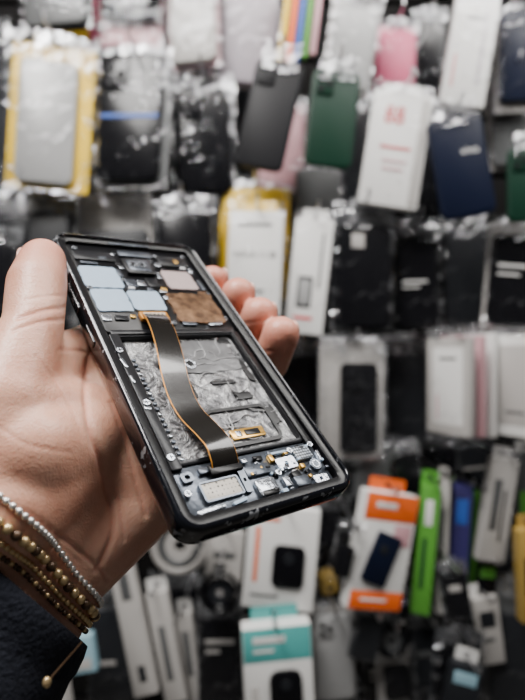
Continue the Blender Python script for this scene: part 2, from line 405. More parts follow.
# fourth row
pouch('clear crinkled pouch just above the orange and white box', 352, 438, 420, 500, .74, case=GREY, card=GREY, cam=False)
carton('white box with black earphone case and orange print below the phone', 246, 506, 316, 606, .66, 18, tilt=5, base=WHITE, head=WHITE,
       decals=(('r', .12, .10, .45, .14, ORANGE), ('r', .12, .2, .18, .75, ORANGE), ('r', .1, .86, .5, .89, GREY)), product=(.38, .36, .84, .78, BLACK, 9), group=None)
carton('orange and white box with dark gadget in its middle', 350, 492, 410, 606, .655, 20, tilt=12, yaw=18, base=WHITE, head=ORANGE,
       decals=(('r', 0.01, 0.005, .99, .24, ORANGE), ('r', .01, .84, .99, .995, ORANGE), ('r', .2, .08, .6, .13, WHITE), ('r', .62, .26, .95, .45, PALEP), ('r', .2, .9, .7, .925, WHITE)),
       product=(.22, .34, .70, .78, NAVY, 5, -14), group=None)
pouch('black cable pouch between the white box and the orange box', 316, 492, 350, 602, .735, case=BLACK, card=BLACK, cam=False, stripes=((.2, .7, .6, .85, YELLOW),))
carton('bright lime green slim box beside the orange box', 416, 484, 434, 610, .68, 30, tilt=5, yaw=-14, base=LIME, head=LIME, decals=(('r', .3, .1, .7, .3, WHITE), ('r', .3, .4, .5, .8, GREEN)), group=None)
carton('white slim box between lime green and purple slim boxes', 437, 480, 447, 610, .695, 26, tilt=2, yaw=-14, base=OFFW, decals=(('r', .2, .2, .6, .6, GREY),), head=OFFW, group=None)
carton('dark purple slim box right of the lime green one', 449, 484, 467, 608, .705, 26, tilt=4, yaw=-14, base=PURPLE, head=BLACK, decals=(('r', .2, .1, .8, .3, BLUE),), group=None)
carton('thin green slim box right of the purple one', 469, 490, 476, 600, .72, 20, tilt=3, yaw=-14, base=LIME, head=BLACK, group=None)
carton('white box with grey print leaning right, beside the slim boxes', 482, 458, 510, 560, .69, 14, tilt=8, base=OFFW, decals=(('r', .2, .2, .5, .7, GREY), ('r', .6, .3, .7, .8, DGREY)), wrap=True, group=None)
pouch('black pouch behind the leaning white box at lower right', 468, 545, 520, 640, .735, case=BLACK, card=DGREY, cam=False, stripes=((.25, .4, .75, .44, OFFW), (.25, .5, .6, .53, OFFW)))
carton('small lime and grey box at the right frame edge', 512, 452, 545, 520, .72, 12, base=GREY, decals=(('r', .1, .55, .9, .95, LIME),), group=None)
carton('golden slim box cut off at the right frame edge', 517, 528, 548, 620, .66, 16, base=GOLDP, head=GOLDP, group=None, decals=(('r', .15, .3, .8, .7, BLACK),))
# fifth row
carton('teal and white box with black round earphone case, bottom centre', 244, 622, 312, 735, .635, 22, tilt=-3, yaw=5, base=WHITE, head=TEAL,
       decals=(('r', 0.01, 0.005, .99, .30, TEAL), ('r', .15, .08, .62, .14, WHITE), ('r', .15, .19, .45, .215, WHITE), ('r', .1, .5, .2, .9, OFFW)), product=(.36, .38, .84, .76, BLACK, 12), group=None)
pouch('pouch with silver grey case right of the teal box', 310, 602, 358, 704, .67, tilt=-4, case=SILVER, card=OFFW, rect=(.1, .12, .9, .95))
pouch('black pouch left of the teal box', 196, 598, 244, 712, .70, case=BLACK, card=BLACK, cam=False, stripes=((.2, .35, .8, .39, OFFW), (.2, .44, .5, .47, GREY)))
carton('long white cable box leaning left below the wrist', 122, 556, 146, 694, .68, 14, tilt=-12, base=OFFW, decals=(('r', .3, .1, .7, .3, GREY), ('r', .35, .78, .65, .9, DGREY)), name='cable_box', group=None)
carton('pale grey slim box beside the long white cable box', 156, 590, 178, 700, .70, 14, tilt=-10, base=OFFW, decals=(('r', .3, .3, .6, .8, GREY),), name='cable_box', group=None)
pouch('dark grey pouch behind the long white cable box', 86, 590, 136, 705, .735, case=DGREY, card=BLACK, cam=False, stripes=((.2, .6, .6, .64, OFFW),))
carton('small white box behind the phone corner above the black pouch', 206, 530, 242, 598, .74, 12, tilt=4, base=OFFW, decals=(('r', .2, .3, .8, .4, GREY),), group=None)
pouch('dark pouch right of the silver case pouch, bottom row', 360, 606, 402, 705, .73, case=BLACK, card=BLACK, cam=False, stripes=((.2, .62, .8, .66, OFFW), (.2, .7, .6, .72, OFFW)))
pouch('dark grey crinkled pouch under the lime green slim box', 404, 612, 446, 705, .705, tilt=4, case=DGREY, card=DGREY, cam=False, stripes=((.25, .4, .75, .47, GREY),))
pouch('clear pouch with black case at bottom, second from right', 430, 628, 484, 720, .67, tilt=6, case=BLACK, card=DGREY, stripes=((.5, .5, .85, .54, OFFW),))
pouch('clear crinkled pouch with grey card in the bottom right corner', 484, 575, 545, 710, .70, tilt=8, case=DGREY, rect=(.2, .3, .8, .95), card=GREY, cam=False)
carton('white box with grey print at the bottom left', 30, 672, 72, 730, .62, 14, tilt=-8, base=OFFW, decals=(('r', .2, .2, .8, .3, GREY), ('r', .2, .45, .6, .5, RED)), group=None)
carton('pale blue box at the lower left beside the sleeve', 52, 636, 96, 672, .66, 14, tilt=-10, base=PBLUE, decals=(('r', .1, .6, .9, .9, OFFW),), group=None)
# lower clutter
carton('grey box with white band peeking out right of the white earphone box', 302, 556, 336, 640, .765, 12, tilt=-5, base=GREY, decals=(('r', .1, .3, .9, .42, OFFW), ('r', .2, .6, .7, .64, OFFW)), group=None)
pouch('pouch with pale card under the small black coil of cable', 376, 646, 418, 712, .69, tilt=-7, case=BLACK, card=OFFW, rect=(.2, .3, .8, .8), cam=False)
carton('grey white box leaning left below the leaning white box', 474, 596, 500, 662, .69, 12, tilt=-9, base=OFFW, decals=(('r', .2, .2, .8, .45, DGREY), ('r', .2, .6, .7, .66, GREY)), group=None)
carton('small dark blue grey box at the bottom below the purple slim box', 446, 662, 478, 712, .64, 12, tilt=10, base=DGREY, decals=(('r', .15, .15, .85, .4, PBLUE),), group=None)
carton('narrow white cable box between the pale grey slim box and black pouch', 182, 612, 198, 700, .725, 12, tilt=-6, base=OFFW, decals=(('r', .3, .2, .7, .7, GREY),), name='cable_box', group=None)
pouch('small crinkled pouch right of the phone bottom corner', 352, 452, 392, 502, .70, tilt=8, case=GREY, card=DGREY, cam=False, th=5)
pouch('small dark crinkled pouch above the orange box header', 388, 446, 424, 496, .72, tilt=-8, case=BLACK, card=GREY, cam=False, th=5)
carton('small green and black box right of the thin green slim box', 476, 560, 494, 606, .70, 12, tilt=5, base=BLACK, decals=(('r', .1, .1, .9, .35, LIME),), group=None)
pouch('small clear pouch overlapping the left edge of the orange box', 332, 520, 360, 584, .63, tilt=12, case=BLACK, rect=(.2, .4, .8, .9), cam=False, th=5)
pouch('small black cable pouch in front of the purple slim box bottom', 440, 560, 470, 622, .645, tilt=-10, case=BLACK, card=DGREY, cam=False, th=5, stripes=((.3, .4, .7, .5, OFFW),))
pouch('crinkled grey pouch below the orange box', 352, 606, 384, 662, .66, tilt=14, case=DGREY, card=GREY, cam=False, th=5)
# deeper layer filling the gaps
deep = [(-30, 20, 14, 190, DGREY, 'left of the yellow card pouch'), (150, 60, 196, 200, BLACK, 'behind the gap right of the blue-lined case'), (226, 70, 262, 200, DGREY, 'behind the matt black tilted case'),
        (338, 90, 384, 220, DGREY, 'between the green case and the red-emblem box'), (404, 100, 446, 230, BLACK, 'between the red-emblem box and the navy case'), (60, 196, 92, 300, BLACK, 'right behind the thumb tip'),
        (262, 330, 300, 450, BLACK, 'right of the little finger'), (300, 440, 352, 520, DGREY, 'above the white earphone box'), (412, 436, 460, 500, BLACK, 'above the lime green slim box'), (452, 432, 500, 500, DGREY, 'under the angled row of boxed cases'),
        (226, 590, 268, 640, BLACK, 'between earphone box and teal box'), (330, 560, 372, 640, BLACK, 'below the orange box on its left'), (380, 590, 432, 650, BLACK, 'below the orange box on its right'), (150, 570, 204, 680, BLACK, 'under the coil of cable'),
        (440, 590, 486, 660, DGREY, 'under the purple slim box')]
for i, (x0, y0, x1, y1, cm, where) in enumerate(deep):
    pouch('dark pouch deep on the wall '+where, x0, y0, x1, y1, .815, case=cm, card=BLACK, cam=False, hk=False, tilt=random.uniform(-6, 6), stripes=((.2, .5, .7, .54, OFFW),) if i > 8 else ())
# coiled cables
def coil(label, x0, y0, x1, y1, d, m1, m2, insert):
    root, w, h = root_at('cable_coil', x0, y0, x1, y1, d, 0, 0)
    tag(root, label, 'cable', 'coiled cables on the wall'); q = w/92
    for nm, r0, mt_, zz in (('outer_winding', 40*q, m1, 0), ('inner_winding', 30*q, m2, 1)):
        m = MB(); pts = []
        for i in range(180):
            a = i/60*2*math.pi; rr_ = r0-3.2*q*(i/60)
            pts.append((rr_*math.cos(a), rr_*math.sin(a)*1.05, zz+2.0*math.sin(a*0.5+i*0.03)))
        m.tube(pts, 1.9*q); m.build(nm, mt_, root)
    m = MB(); m.prism(0, 36*q, 9*q, 16*q, 2, -5, 6, 1); m.build('cable_tie', BLACK, root)
    m = MB(); m.annulus(0, 0, 8*q, 22*q, -1, 1); m.tab(0, 49*q, 22*q, 14*q, 4*q, -1, 0); m.build('paper_insert', insert, root)
    hook(root, 49*q, d, label)
coil('round coil of white and grey cable below the phone corner', 146, 508, 214, 582, .70, OFFW, GREY, OFFW)
coil('black coil of cable above the black pouch left of the teal box', 196, 566, 244, 620, .665, BLACK, BLACK, DGREY)
coil('small black coil of cable under the orange box', 372, 618, 412, 664, .675, BLACK, DGREY, GREY)
# chargers
def charger(label, x0, y0, x1, y1, d, cm, tilt=0):
    root, w, h = root_at('wall_charger', x0, y0, x1, y1, d, tilt, 12); tag(root, label, 'charger', 'loose plug chargers on the wall')
    MB().prism(0, 0, w, h*.7, w*.2, -12, 12, 4).build('charger_body', cm, root)
    for s in (-1, 1): MB().tube([(s*w*.22, h*.3, 0), (s*w*.22, h*.5, 0)], 2.2).build('plug_pin', STEEL, root)
    MB().prism(0, -h*.1, w*.36, 5, 1, 11.5, 12.4, .2).build('usb_socket', DGREY, root)
charger('black plug charger hanging between the white and orange boxes', 322, 600, 346, 636, .70, BLACK, 8)
charger('yellow plug charger low between the earphone and orange boxes', 318, 566, 336, 596, .695, GOLDP, -10)
charger('black plug charger below the green slim boxes', 452, 606, 476, 640, .695, BLACK, -6)
charger('grey plug charger beside the long white cable box', 130, 640, 156, 690, .72, DGREY, 20)

# ------------------------------------------------------------------ the phone (local millimetres: x width, y length, z out of the open face)
BLc = Vector((-22.6, -53.6, 151.7))
Uc = Vector((.780, .039, .625)); Uc.normalize()
Vc = Vector((-.478, .683, .553)); Vc = (Vc-Uc*Vc.dot(Uc)).normalized()
def swz(v): return Vector((v.x, v.z, v.y))
Uw, Vw = swz(Uc), swz(Vc); Nw = Uw.cross(Vw); Nc = Vector((Nw.x, Nw.z, Nw.y))
def Lc(u, v, n): return BLc+Uc*u+Vc*v+Nc*n
o0 = W(BLc)
M = Matrix(((Uw.x, Vw.x, Nw.x, o0.x), (Uw.y, Vw.y, Nw.y, o0.y), (Uw.z, Vw.z, Nw.z, o0.z), (0, 0, 0, 1)))
phone = empty('smartphone', M)
tag(phone, 'opened dark smartphone without its screen, bare circuit boards and ribbon cable showing, held in hand', 'phone')
def worn_metal():
    m, nt, p = nodes('phone_frame_metal'); MATS['phone_frame_metal'] = m
    tc = nt.nodes.new('ShaderNodeTexCoord'); nz = nt.nodes.new('ShaderNodeTexNoise'); nz.inputs['Scale'].default_value = 420; nz.inputs['Detail'].default_value = 6
    n2 = nt.nodes.new('ShaderNodeTexNoise'); n2.inputs['Scale'].default_value = 60; n2.inputs['Detail'].default_value = 2
    nt.links.new(tc.outputs['Object'], nz.inputs['Vector']); nt.links.new(tc.outputs['Object'], n2.inputs['Vector'])
    mu = nt.nodes.new('ShaderNodeMath'); mu.operation = 'MULTIPLY'; nt.links.new(nz.outputs['Fac'], mu.inputs[0]); nt.links.new(n2.outputs['Fac'], mu.inputs[1])
    rp = nt.nodes.new('ShaderNodeValToRGB'); rp.color_ramp.elements[0].position = .335; rp.color_ramp.elements[1].position = .365
    rp.color_ramp.elements[0].color = (.006, .007, .011, 1); rp.color_ramp.elements[1].color = (.30, .31, .33, 1)
    nt.links.new(mu.outputs[0], rp.inputs[0]); nt.links.new(rp.outputs[0], p.inputs['Base Color'])
    b = nt.nodes.new('ShaderNodeBump'); b.inputs['Strength'].default_value = .12; b.inputs['Distance'].default_value = .0004
    nt.links.new(nz.outputs['Fac'], b.inputs['Height']); nt.links.new(b.outputs['Normal'], p.inputs['Normal'])
    p.inputs['Metallic'].default_value = .3; p.inputs['Roughness'].default_value = .18; p.inputs['Coat Weight'].default_value = .5; p.inputs['Coat Roughness'].default_value = .1
    return m
P_FR = worn_metal()
P_BL = mat('phone_black', (0.004, 0.004, 0.005), 0.3, 0, 0.05, 800, 0.2, spec=.35)
P_DK = mat('phone_graphite', (0.013, 0.0135, 0.016), 0.33, 0.3, 0.05, 500, 0.3)
P_LB = mat('pale_blue_pad', (0.40, 0.52, 0.66), 0.45, 0, 0.15, 260, 0.08)
P_PK = mat('pinkish_pad', (0.46, 0.36, 0.35), 0.4, 0.1, 0.15, 260, 0.12)
P_AL = mat('board_metal', (0.50, 0.53, 0.58), 0.27, 0.95, 0.3, 420, 0.25)
P_AD = mat('dull_metal', (0.12, 0.135, 0.16), 0.3, 0.8, 0.2, 300, 0.3)
P_GD = mat('gold_contact', (0.85, 0.50, 0.12), 0.3, 0.9)
P_OR = mat('orange_polyimide', (0.60, 0.25, 0.03), 0.35, 0.3)
P_WT = mat('white_print', (0.7, 0.7, 0.72), 0.5)
P_FX = mat('flex_dark', (0.010, 0.0085, 0.007), 0.18, 0.0, 0.02, 300, 0.15, coat=.5)
def copper():
    m, nt, p = nodes('copper_mesh'); MATS['copper_mesh'] = m
    tc = nt.nodes.new('ShaderNodeTexCoord'); nz = nt.nodes.new('ShaderNodeTexNoise'); nz.inputs['Scale'].default_value = 230; nz.inputs['Detail'].default_value = 5
    nt.links.new(tc.outputs['Object'], nz.inputs['Vector'])
    rp = nt.nodes.new('ShaderNodeValToRGB'); rp.color_ramp.elements[0].position = .36; rp.color_ramp.elements[1].position = .72
    rp.color_ramp.elements[0].color = (.085, .042, .02, 1); rp.color_ramp.elements[1].color = (.30, .165, .085, 1)
    nt.links.new(nz.outputs['Fac'], rp.inputs[0]); nt.links.new(rp.outputs[0], p.inputs['Base Color'])
    b = nt.nodes.new('ShaderNodeBump'); b.inputs['Strength'].default_value = .4; b.inputs['Distance'].default_value = .0006
    nt.links.new(nz.outputs['Fac'], b.inputs['Height']); nt.links.new(b.outputs['Normal'], p.inputs['Normal'])
    p.inputs['Metallic'].default_value = .6; p.inputs['Roughness'].default_value = .36
    return m
P_CU = copper()
def foil():
    m, nt, p = nodes('glue_foil'); MATS['glue_foil'] = m
    tc = nt.nodes.new('ShaderNodeTexCoord')
    nz = nt.nodes.new('ShaderNodeTexNoise'); nz.inputs['Scale'].default_value = 70; nz.inputs['Detail'].default_value = 5; nz.inputs['Distortion'].default_value = 2.6; nz.inputs['Roughness'].default_value = .6
    wv = nt.nodes.new('ShaderNodeTexNoise'); wv.inputs['Scale'].default_value = 210; wv.inputs['Detail'].default_value = 5; wv.inputs['Distortion'].default_value = 4
    nt.links.new(tc.outputs['Object'], nz.inputs['Vector']); nt.links.new(tc.outputs['Object'], wv.inputs['Vector'])
    rp = nt.nodes.new('ShaderNodeValToRGB')
    rp.color_ramp.elements[0].position = .36; rp.color_ramp.elements[0].color = (.02, .0205, .022, 1)
    rp.color_ramp.elements[1].position = .62; rp.color_ramp.elements[1].color = (.72, .72, .72, 1)
    e = rp.color_ramp.elements.new(.47); e.color = (.28, .28, .29, 1)
    nt.links.new(nz.outputs['Fac'], rp.inputs[0]); nt.links.new(rp.outputs[0], p.inputs['Base Color'])
    mx = nt.nodes.new('ShaderNodeMath'); mx.operation = 'MULTIPLY'
    mr = nt.nodes.new('ShaderNodeMapRange'); mr.inputs['From Min'].default_value = .40; mr.inputs['From Max'].default_value = .60
    mr.inputs['To Min'].default_value = .15
    nt.links.new(nz.outputs['Fac'], mr.inputs['Value'])
    nt.links.new(mr.outputs['Result'], mx.inputs[0]); nt.links.new(wv.outputs['Fac'], mx.inputs[1])
    b = nt.nodes.new('ShaderNodeBump'); b.inputs['Strength'].default_value = .95; b.inputs['Distance'].default_value = .0014
    nt.links.new(mx.outputs[0], b.inputs['Height']); nt.links.new(b.outputs['Normal'], p.inputs['Normal'])
    p.inputs['Metallic'].default_value = .5; p.inputs['Roughness'].default_value = .24
    return m
P_FO = foil()
def meshdots(name, a, b_, sc):
    m, nt, p = nodes(name); MATS[name] = m
    tc = nt.nodes.new('ShaderNodeTexCoord'); vo = nt.nodes.new('ShaderNodeTexVoronoi'); vo.inputs['Scale'].default_value = sc; vo.inputs['Randomness'].default_value = .1
    nt.links.new(tc.outputs['Object'], vo.inputs['Vector'])
    rp = nt.nodes.new('ShaderNodeValToRGB'); rp.color_ramp.elements[0].position = .40; rp.color_ramp.elements[1].position = .48
    rp.color_ramp.elements[0].color = (*a, 1); rp.color_ramp.elements[1].color = (*b_, 1)
    nt.links.new(vo.outputs['Distance'], rp.inputs[0]); nt.links.new(rp.outputs[0], p.inputs['Base Color'])
    p.inputs['Roughness'].default_value = .35
    return m
P_SP = meshdots('speaker_mesh', (.015, .013, .012), (.60, .55, .48), 640)
P_DT = meshdots('dotted_contact', (.5, .55, .62), (.03, .035, .04), 800)

PW, PH = 77.5, 163.5; PCX, PCY = 37.7, 80
m = MB()
m.frame(PCX, PCY, PW, PH, 8.0, [(4.0, -10.8), (2.2, -10.8), (.9, -10.2), (0.2, -8.8), (0, -6.4), (0, -2.8), (.15, -1.6), (.6, -.6), (1.2, -.12), (1.8, 0), (2.1, -.2), (2.3, -.7), (2.3, -6.4), (4.0, -6.6)])
fr = m.build('frame', P_FR, phone)
m = MB(); m.prism(PCX, PCY, 73.5, 159.5, 8, -11.2, -10.2, .5); m.build('back_cover', P_BL, phone)
m = MB(); m.prism(PCX, PCY, 73, 159, 7, -10.1, -6.2, .2); m.build('midframe', P_DK, phone)
m = MB(); m.frame(PCX, PCY, PW, PH, 8.0, [(2.25, -1.3), (5.2, -1.3), (5.6, -1.6), (5.6, -6.3), (2.25, -6.3)]); m.build('inner_bezel', P_BL, phone)
for (y, h) in ((118, 20), (92, 11)):
    m = MB(); m.prism(-1.15, y, 1.0, h, .4, -6.6, -3.2, .3); m.build('side_button', P_FR, phone)
m = MB(); m.prism(37.5, 157.0, 22, 1.2, .6, -1.4, -1.0, .1); m.build('earpiece_slot', P_AD, phone)
# main board half
board = MB().prism(37.5, 124, 65, 65, 3, -6.2, -2.9, .3).build('mainboard_cover', P_BL, phone)
def bit(name, mt_, x, y, w, h, z0, z1, r=.5, b=.15, parent=phone, label=None, rot=0):
    o = MB().prism(x, y, w, h, r, z0, z1, b, rot=rot).build(name, mt_, parent)
    if label: o['label'] = label
    return o
def pad(mt_, x, y, w, h, z1, label, jit=.035):
    o = MB().ragged(x, y, w, h, -2.95, z1, jit, dome=.08).build('thermal_pad', mt_, phone, angle=60); o['label'] = label
pad(P_LB, 14.5, 129.5, 18.5, 16, -2.35, 'pale blue pad in the top left corner')
pad(P_LB, 14.0, 112.5, 16, 15.5, -2.2, 'pale blue pad below the corner pad')
pad(P_LB, 30.8, 112.4, 16, 14, -2.0, 'pale blue pad above the ribbon connector')
pad(P_PK, 55.5, 130, 17, 15, -2.3, 'pinkish grey pad under the top right corner')
cu = MB().ragged(54.5, 107.5, 26, 22, -2.95, -1.9, .06, k=44, dome=.2).build('copper_film', P_CU, phone)
bit('copper_tab', P_CU, 64.5, 118, 5, 6, -2.95, -1.9, .6, .2, cu, rot=8)
cam = bit('front_camera', P_BL, 36, 138.5, 15, 12, -2.95, -.9, 1.2, .4)
MB().prism(36, 138.5, 11.5, 8.5, .8, -1, -.6, .15).build('camera_plate', P_AD, cam)
for dx in (-3.2, 1.4):
    MB().annulus(36+dx, 138.5, 1.3, 2.2, -.7, -.2).build('lens_ring', P_AL, cam)
    MB().disc(36+dx, 138.5, 1.35, -.7, -.45).build('lens', P_BL, cam)
bit('earpiece_module', P_AD, 38, 149.6, 18, 4.2, -2.95, -1.5, .8, .3)
bit('sensor_bracket', P_DK, 16, 146, 20, 7, -2.95, -1.9, .8, .3)
bit('sensor_bracket', P_DK, 58, 146, 17, 8, -2.95, -1.8, .8, .3)
for (x, y, w, h, mt_) in ((10, 146, 3.2, 2.4, P_AL), (15, 146.2, 2.5, 3, P_WT), (20, 144.8, 3.5, 2, P_AD), (55, 147, 3, 2.2, P_AL), (60, 146, 2.2, 3, P_GD), (27.5, 125.5, 5, 5, P_AD), (33, 126, 4, 4, P_AL),
                          (39.5, 127, 6, 6.5, P_DK), (26.5, 121.5, 3, 1.6, P_WT), (43.5, 122, 3, 2, P_GD), (42, 119.8, 4, 1.4, P_AL), (41.5, 115, 2, 3, P_AL), (24.3, 133, 2.2, 5, P_AD), (45.2, 133, 1.8, 5, P_AL),
                          (8, 100.5, 4, 3.5, P_AL), (14.5, 100.3, 6, 3, P_DK), (20, 101.2, 2.2, 1.8, P_GD), (46, 96, 7, 2, P_AD), (60, 95.6, 8, 1.6, P_AL), (66.3, 126, 2, 8, P_AD), (66, 139, 2.4, 4, P_AL),
                          (26.5, 141, 3, 2, P_DK), (27, 138, 2, 2, P_AL), (48, 142, 3, 3, P_AL), (49.5, 138.5, 2, 2, P_DK), (62, 140.5, 3, 1.5, P_WT), (26, 148.5, 2, 2, P_AL), (50, 150.5, 3, 1.6, P_AL), (12, 140.3, 8, 1.4, P_AD), (43, 105, 2, 6, P_DK), (36, 121.5, 3, 2, P_AD)):
    bit('chip', mt_, x, y, w, h, -2.95, -2.0+random.uniform(-.3, .3), .3, .12, rot=random.uniform(-6, 6))
def screw(x, y, z, r=1.5):
    m = MB(); m.disc(x, y, r, z, z+.6, 0); m.prism(x, y, r*1.3, .35, .1, z+.4, z+.68, .03, 1); m.prism(x, y, .35, r*1.3, .1, z+.4, z+.69, .03, 1)
    m.build('screw', [P_AL, P_BL], phone)
for (x, y) in ((8.2, 151.5), (66.8, 151.5), (6.6, 120.8), (44.5, 145), (67.5, 99.5), (38, 96.5), (24.5, 127.5), (66.8, 119)): screw(x, y, -2.5, 1.3)
bit('cross_bar', P_DK, 37.5, 91.2, 62, 2.6, -6.2, -2.2, .5, .3)
# battery bay
MB().frame(37.5, 57, 60, 67, 3, [(0, -6.2), (0, -3.1), (.5, -2.8), (1.6, -2.8), (1.9, -3.2), (1.9, -6.2)]).build('battery_tray', P_DK, phone)
m = MB(); nx, ny = 40, 46; vs = []; fs = []
for j in range(ny+1):
    for i in range(nx+1):
        x, y = 9.5+56*i/nx, 25.5+63*j/ny
        vs.append((x, y, -5.0+.2*math.sin(x*.35+2*math.sin(y*.17))*math.sin(y*.28+1.5*math.sin(x*.2))+random.uniform(-.04, .04)))
for j in range(ny):
    for i in range(nx): fs.append((j*(nx+1)+i, j*(nx+1)+i+1, (j+1)*(nx+1)+i+1, (j+1)*(nx+1)+i))
m.add(vs, fs); m.build('battery_adhesive', P_FO, phone, angle=180)
m = MB()
for k in range(15):
    x, y = random.uniform(34, 60), random.uniform(30, 84); a = random.uniform(0, 6.28); pts = []
    for s in range(26):
        pts.append((min(max(x, 30), 64), min(max(y, 27), 88), -4.5+.08*math.sin(s)))
        a += random.uniform(-.4, .5); x += .9*math.cos(a); y += .9*math.sin(a)
    m.tube(pts, [.1+.22*math.sin(math.pi*i/25) for i in range(26)], n=6)
m.build('glue_strands', mat('clear_glue', (.6, .6, .61), .2, .4), phone)
ad = MB().ragged(47, 77, 30, 20, -4.95, -4.6, .07, k=40, dome=.05).build('grey_film', mat('grey_film', (.19, .19, .195), .28, .4, .5, 130, .45), phone)
MB().annulus(36, 72.5, 1.7, 2.8, -4.7, -4.2).build('hole_rim', P_AL, ad)
MB().disc(36, 72.5, 1.75, -4.7, -4.4).build('hole', P_BL, ad)
for (x, y, w, h) in ((53, 52, 8, 4), (47, 60.5, 17, 1.4), (62.5, 66, 3, 14), (33, 86.5, 9, 2.4), (60, 86, 7, 3), (30.5, 57, 2.4, 8), (61.5, 40, 4, 9)):
    MB().ragged(x, y, w, h, -4.95, -4.35, .22, k=26, dome=.05).build('torn_tape', P_BL, phone)
MB().frame(44.5, 37, 31, 19, 4, [(0, -5), (0, -4.1), (1.5, -4.1), (1.5, -5)]).build('flex_outline', P_BL, phone)
sf = bit('small_flex', P_GD, 44, 33, 16, 4.6, -4.7, -4.0, .6, .1)
bit('flex_chip', P_BL, 46, 33, 7, 2.6, -4.05, -3.7, .3, .1, sf)
bit('flex_chip', P_AL, 39.5, 33, 2.5, 2.6, -4.05, -3.7, .3, .1, sf)
# rails
rail = bit('side_rail', P_DK, 7.4, 56, 4.2, 68, -6.2, -2.1, .6, .3)
for i in range(20):
    bit('contact_pad', P_AD if i % 4 else P_AL, 12.0, 27+i*2.6, 1.5, 1.2, -5.0, -4.0, .2, .1)
for (x, y) in ((6.4, 80), (7.4, 52), (6.8, 27)): screw(x, y, -2.2, 1.5)
for (x, y, w, h) in ((6.0, 73, 1.5, 5), (7.0, 49.4, 2.6, 1.6), (6.3, 64, 1.2, 4)): bit('solder_spot', P_AL, x, y, w, h, -2.2, -1.7, .5, .2, rot=random.uniform(-12, 12))
rr2 = bit('side_rail', P_BL, 68, 56, 3.4, 68, -6.2, -2.1, .6, .3)
# lower board
bit('lower_board', P_AD, 37.5, 13, 64, 20.5, -6.2, -3.7, 3, .3)
sp = bit('speaker_grille', P_SP, 19.8, 11.6, 14.5, 6.4, -3.8, -2.4, .8, .2)
MB().frame(19.8, 11.6, 15.8, 7.7, 1.0, [(0, -3.8), (0, -2.1), (.7, -2.1), (.7, -3.8)]).build('grille_frame', P_AD, sp)
bit('worn_bracket', P_AL, 12.8, 5.4, 11, 1.8, -3.8, -2.4, .6, .3, rot=3)
def holed(name, mt_, x, y, w, h, hr, z1, rot=0):
    o = MB().tab(0, 0, w, h, hr, -3.8, z1, rc=.8).build(name, mt_, phone); o.location = (x*.001, y*.001, 0); o.rotation_euler = (0, 0, R(rot)); return o
holed('worn_bracket', P_AD, 30, 12.6, 2.8, 10, .8, -2.2, -4)
holed('worn_bracket', P_AL, 62.5, 5.6, 7, 3.2, .9, -2.2, -3)
holed('worn_bracket', P_AD, 9.6, 18.6, 4.4, 3.6, 1.1, -2.4, 6)
bit('charging_port', P_AL, 37.5, 8.0, 9.0, 6.8, -3.8, -2.1, 1.2, .4)
bit('port_opening', P_BL, 37.5, 5.6, 7, 2, -2.4, -2.0, .8, .1)
bit('port_shield', P_AD, 37.5, 15.5, 11, 4.5, -3.8, -2.4, .6, .2)
holed('shield_plate', P_AL, 51.5, 15.4, 9, 5.2, 1.0, -2.4, 2)
bit('worn_bracket', P_AD, 53.5, 6.6, 7, 4.5, -3.8, -2.0, .8, .3, rot=-2)
bit('dotted_contact_plate', P_DT, 61.5, 18.2, 8, 6, -3.8, -2.1, .5, .2)
vm = MB().disc(64.3, 12.0, 2.6, -3.8, -2.2, 0).build('vibration_motor', P_AD, phone)
MB().annulus(64.3, 12.0, 1.3, 1.8, -2.3, -2.05).build('motor_ring', P_AL, vm)
for (x, y, w, h, mt_) in ((47, 8, 3, 4, P_AL), (52.5, 9.8, 4, 3, P_BL), (46, 18.8, 2, 3, P_GD), (30.5, 19.8, 3, 2.0, P_LB), (50, 20.6, 9, 1.0, P_LB), (57.8, 12.6, 2, 2, P_GD), (44.2, 4.9, 2.4, 1.6, P_LB),
                          (17, 19.8, 5, 2.4, P_AD), (68.6, 15.3, 1.2, 5, P_AL), (53.6, 11.3, 3, 1.2, P_WT), (40.5, 20.2, 4, 2, P_BL), (42.6, 13.8, 1.2, 3, P_LB), (34, 20, 2.4, 1.6, P_AL), (24.5, 5.6, 6, 1.2, P_LB)):
    bit('chip', mt_, x, y, w, h, -3.8, -2.5+random.uniform(-.3, .5), .3, .15, rot=random.uniform(-8, 8))
for k in range(48):
    x, y = random.uniform(33, 69), random.uniform(4, 22)
    bit('chip', random.choice((P_AL, P_AD, P_BL, P_AD, P_BL, P_GD, P_BL, P_DK, P_LB)), x, y, random.uniform(.6, 2.0), random.uniform(.5, 1.4), -3.8, random.uniform(-2.5, -1.8), .15, .1, rot=random.uniform(-15, 15))
for (x, y) in ((7.0, 12.6), (45.2, 12.2), (56, 20.2), (67.6, 21)): screw(x, y, -2.6, 1.3)
bit('microphone_hole', P_BL, 50, -1.75, 1.6, .4, -5, -3.4, .3, .1)
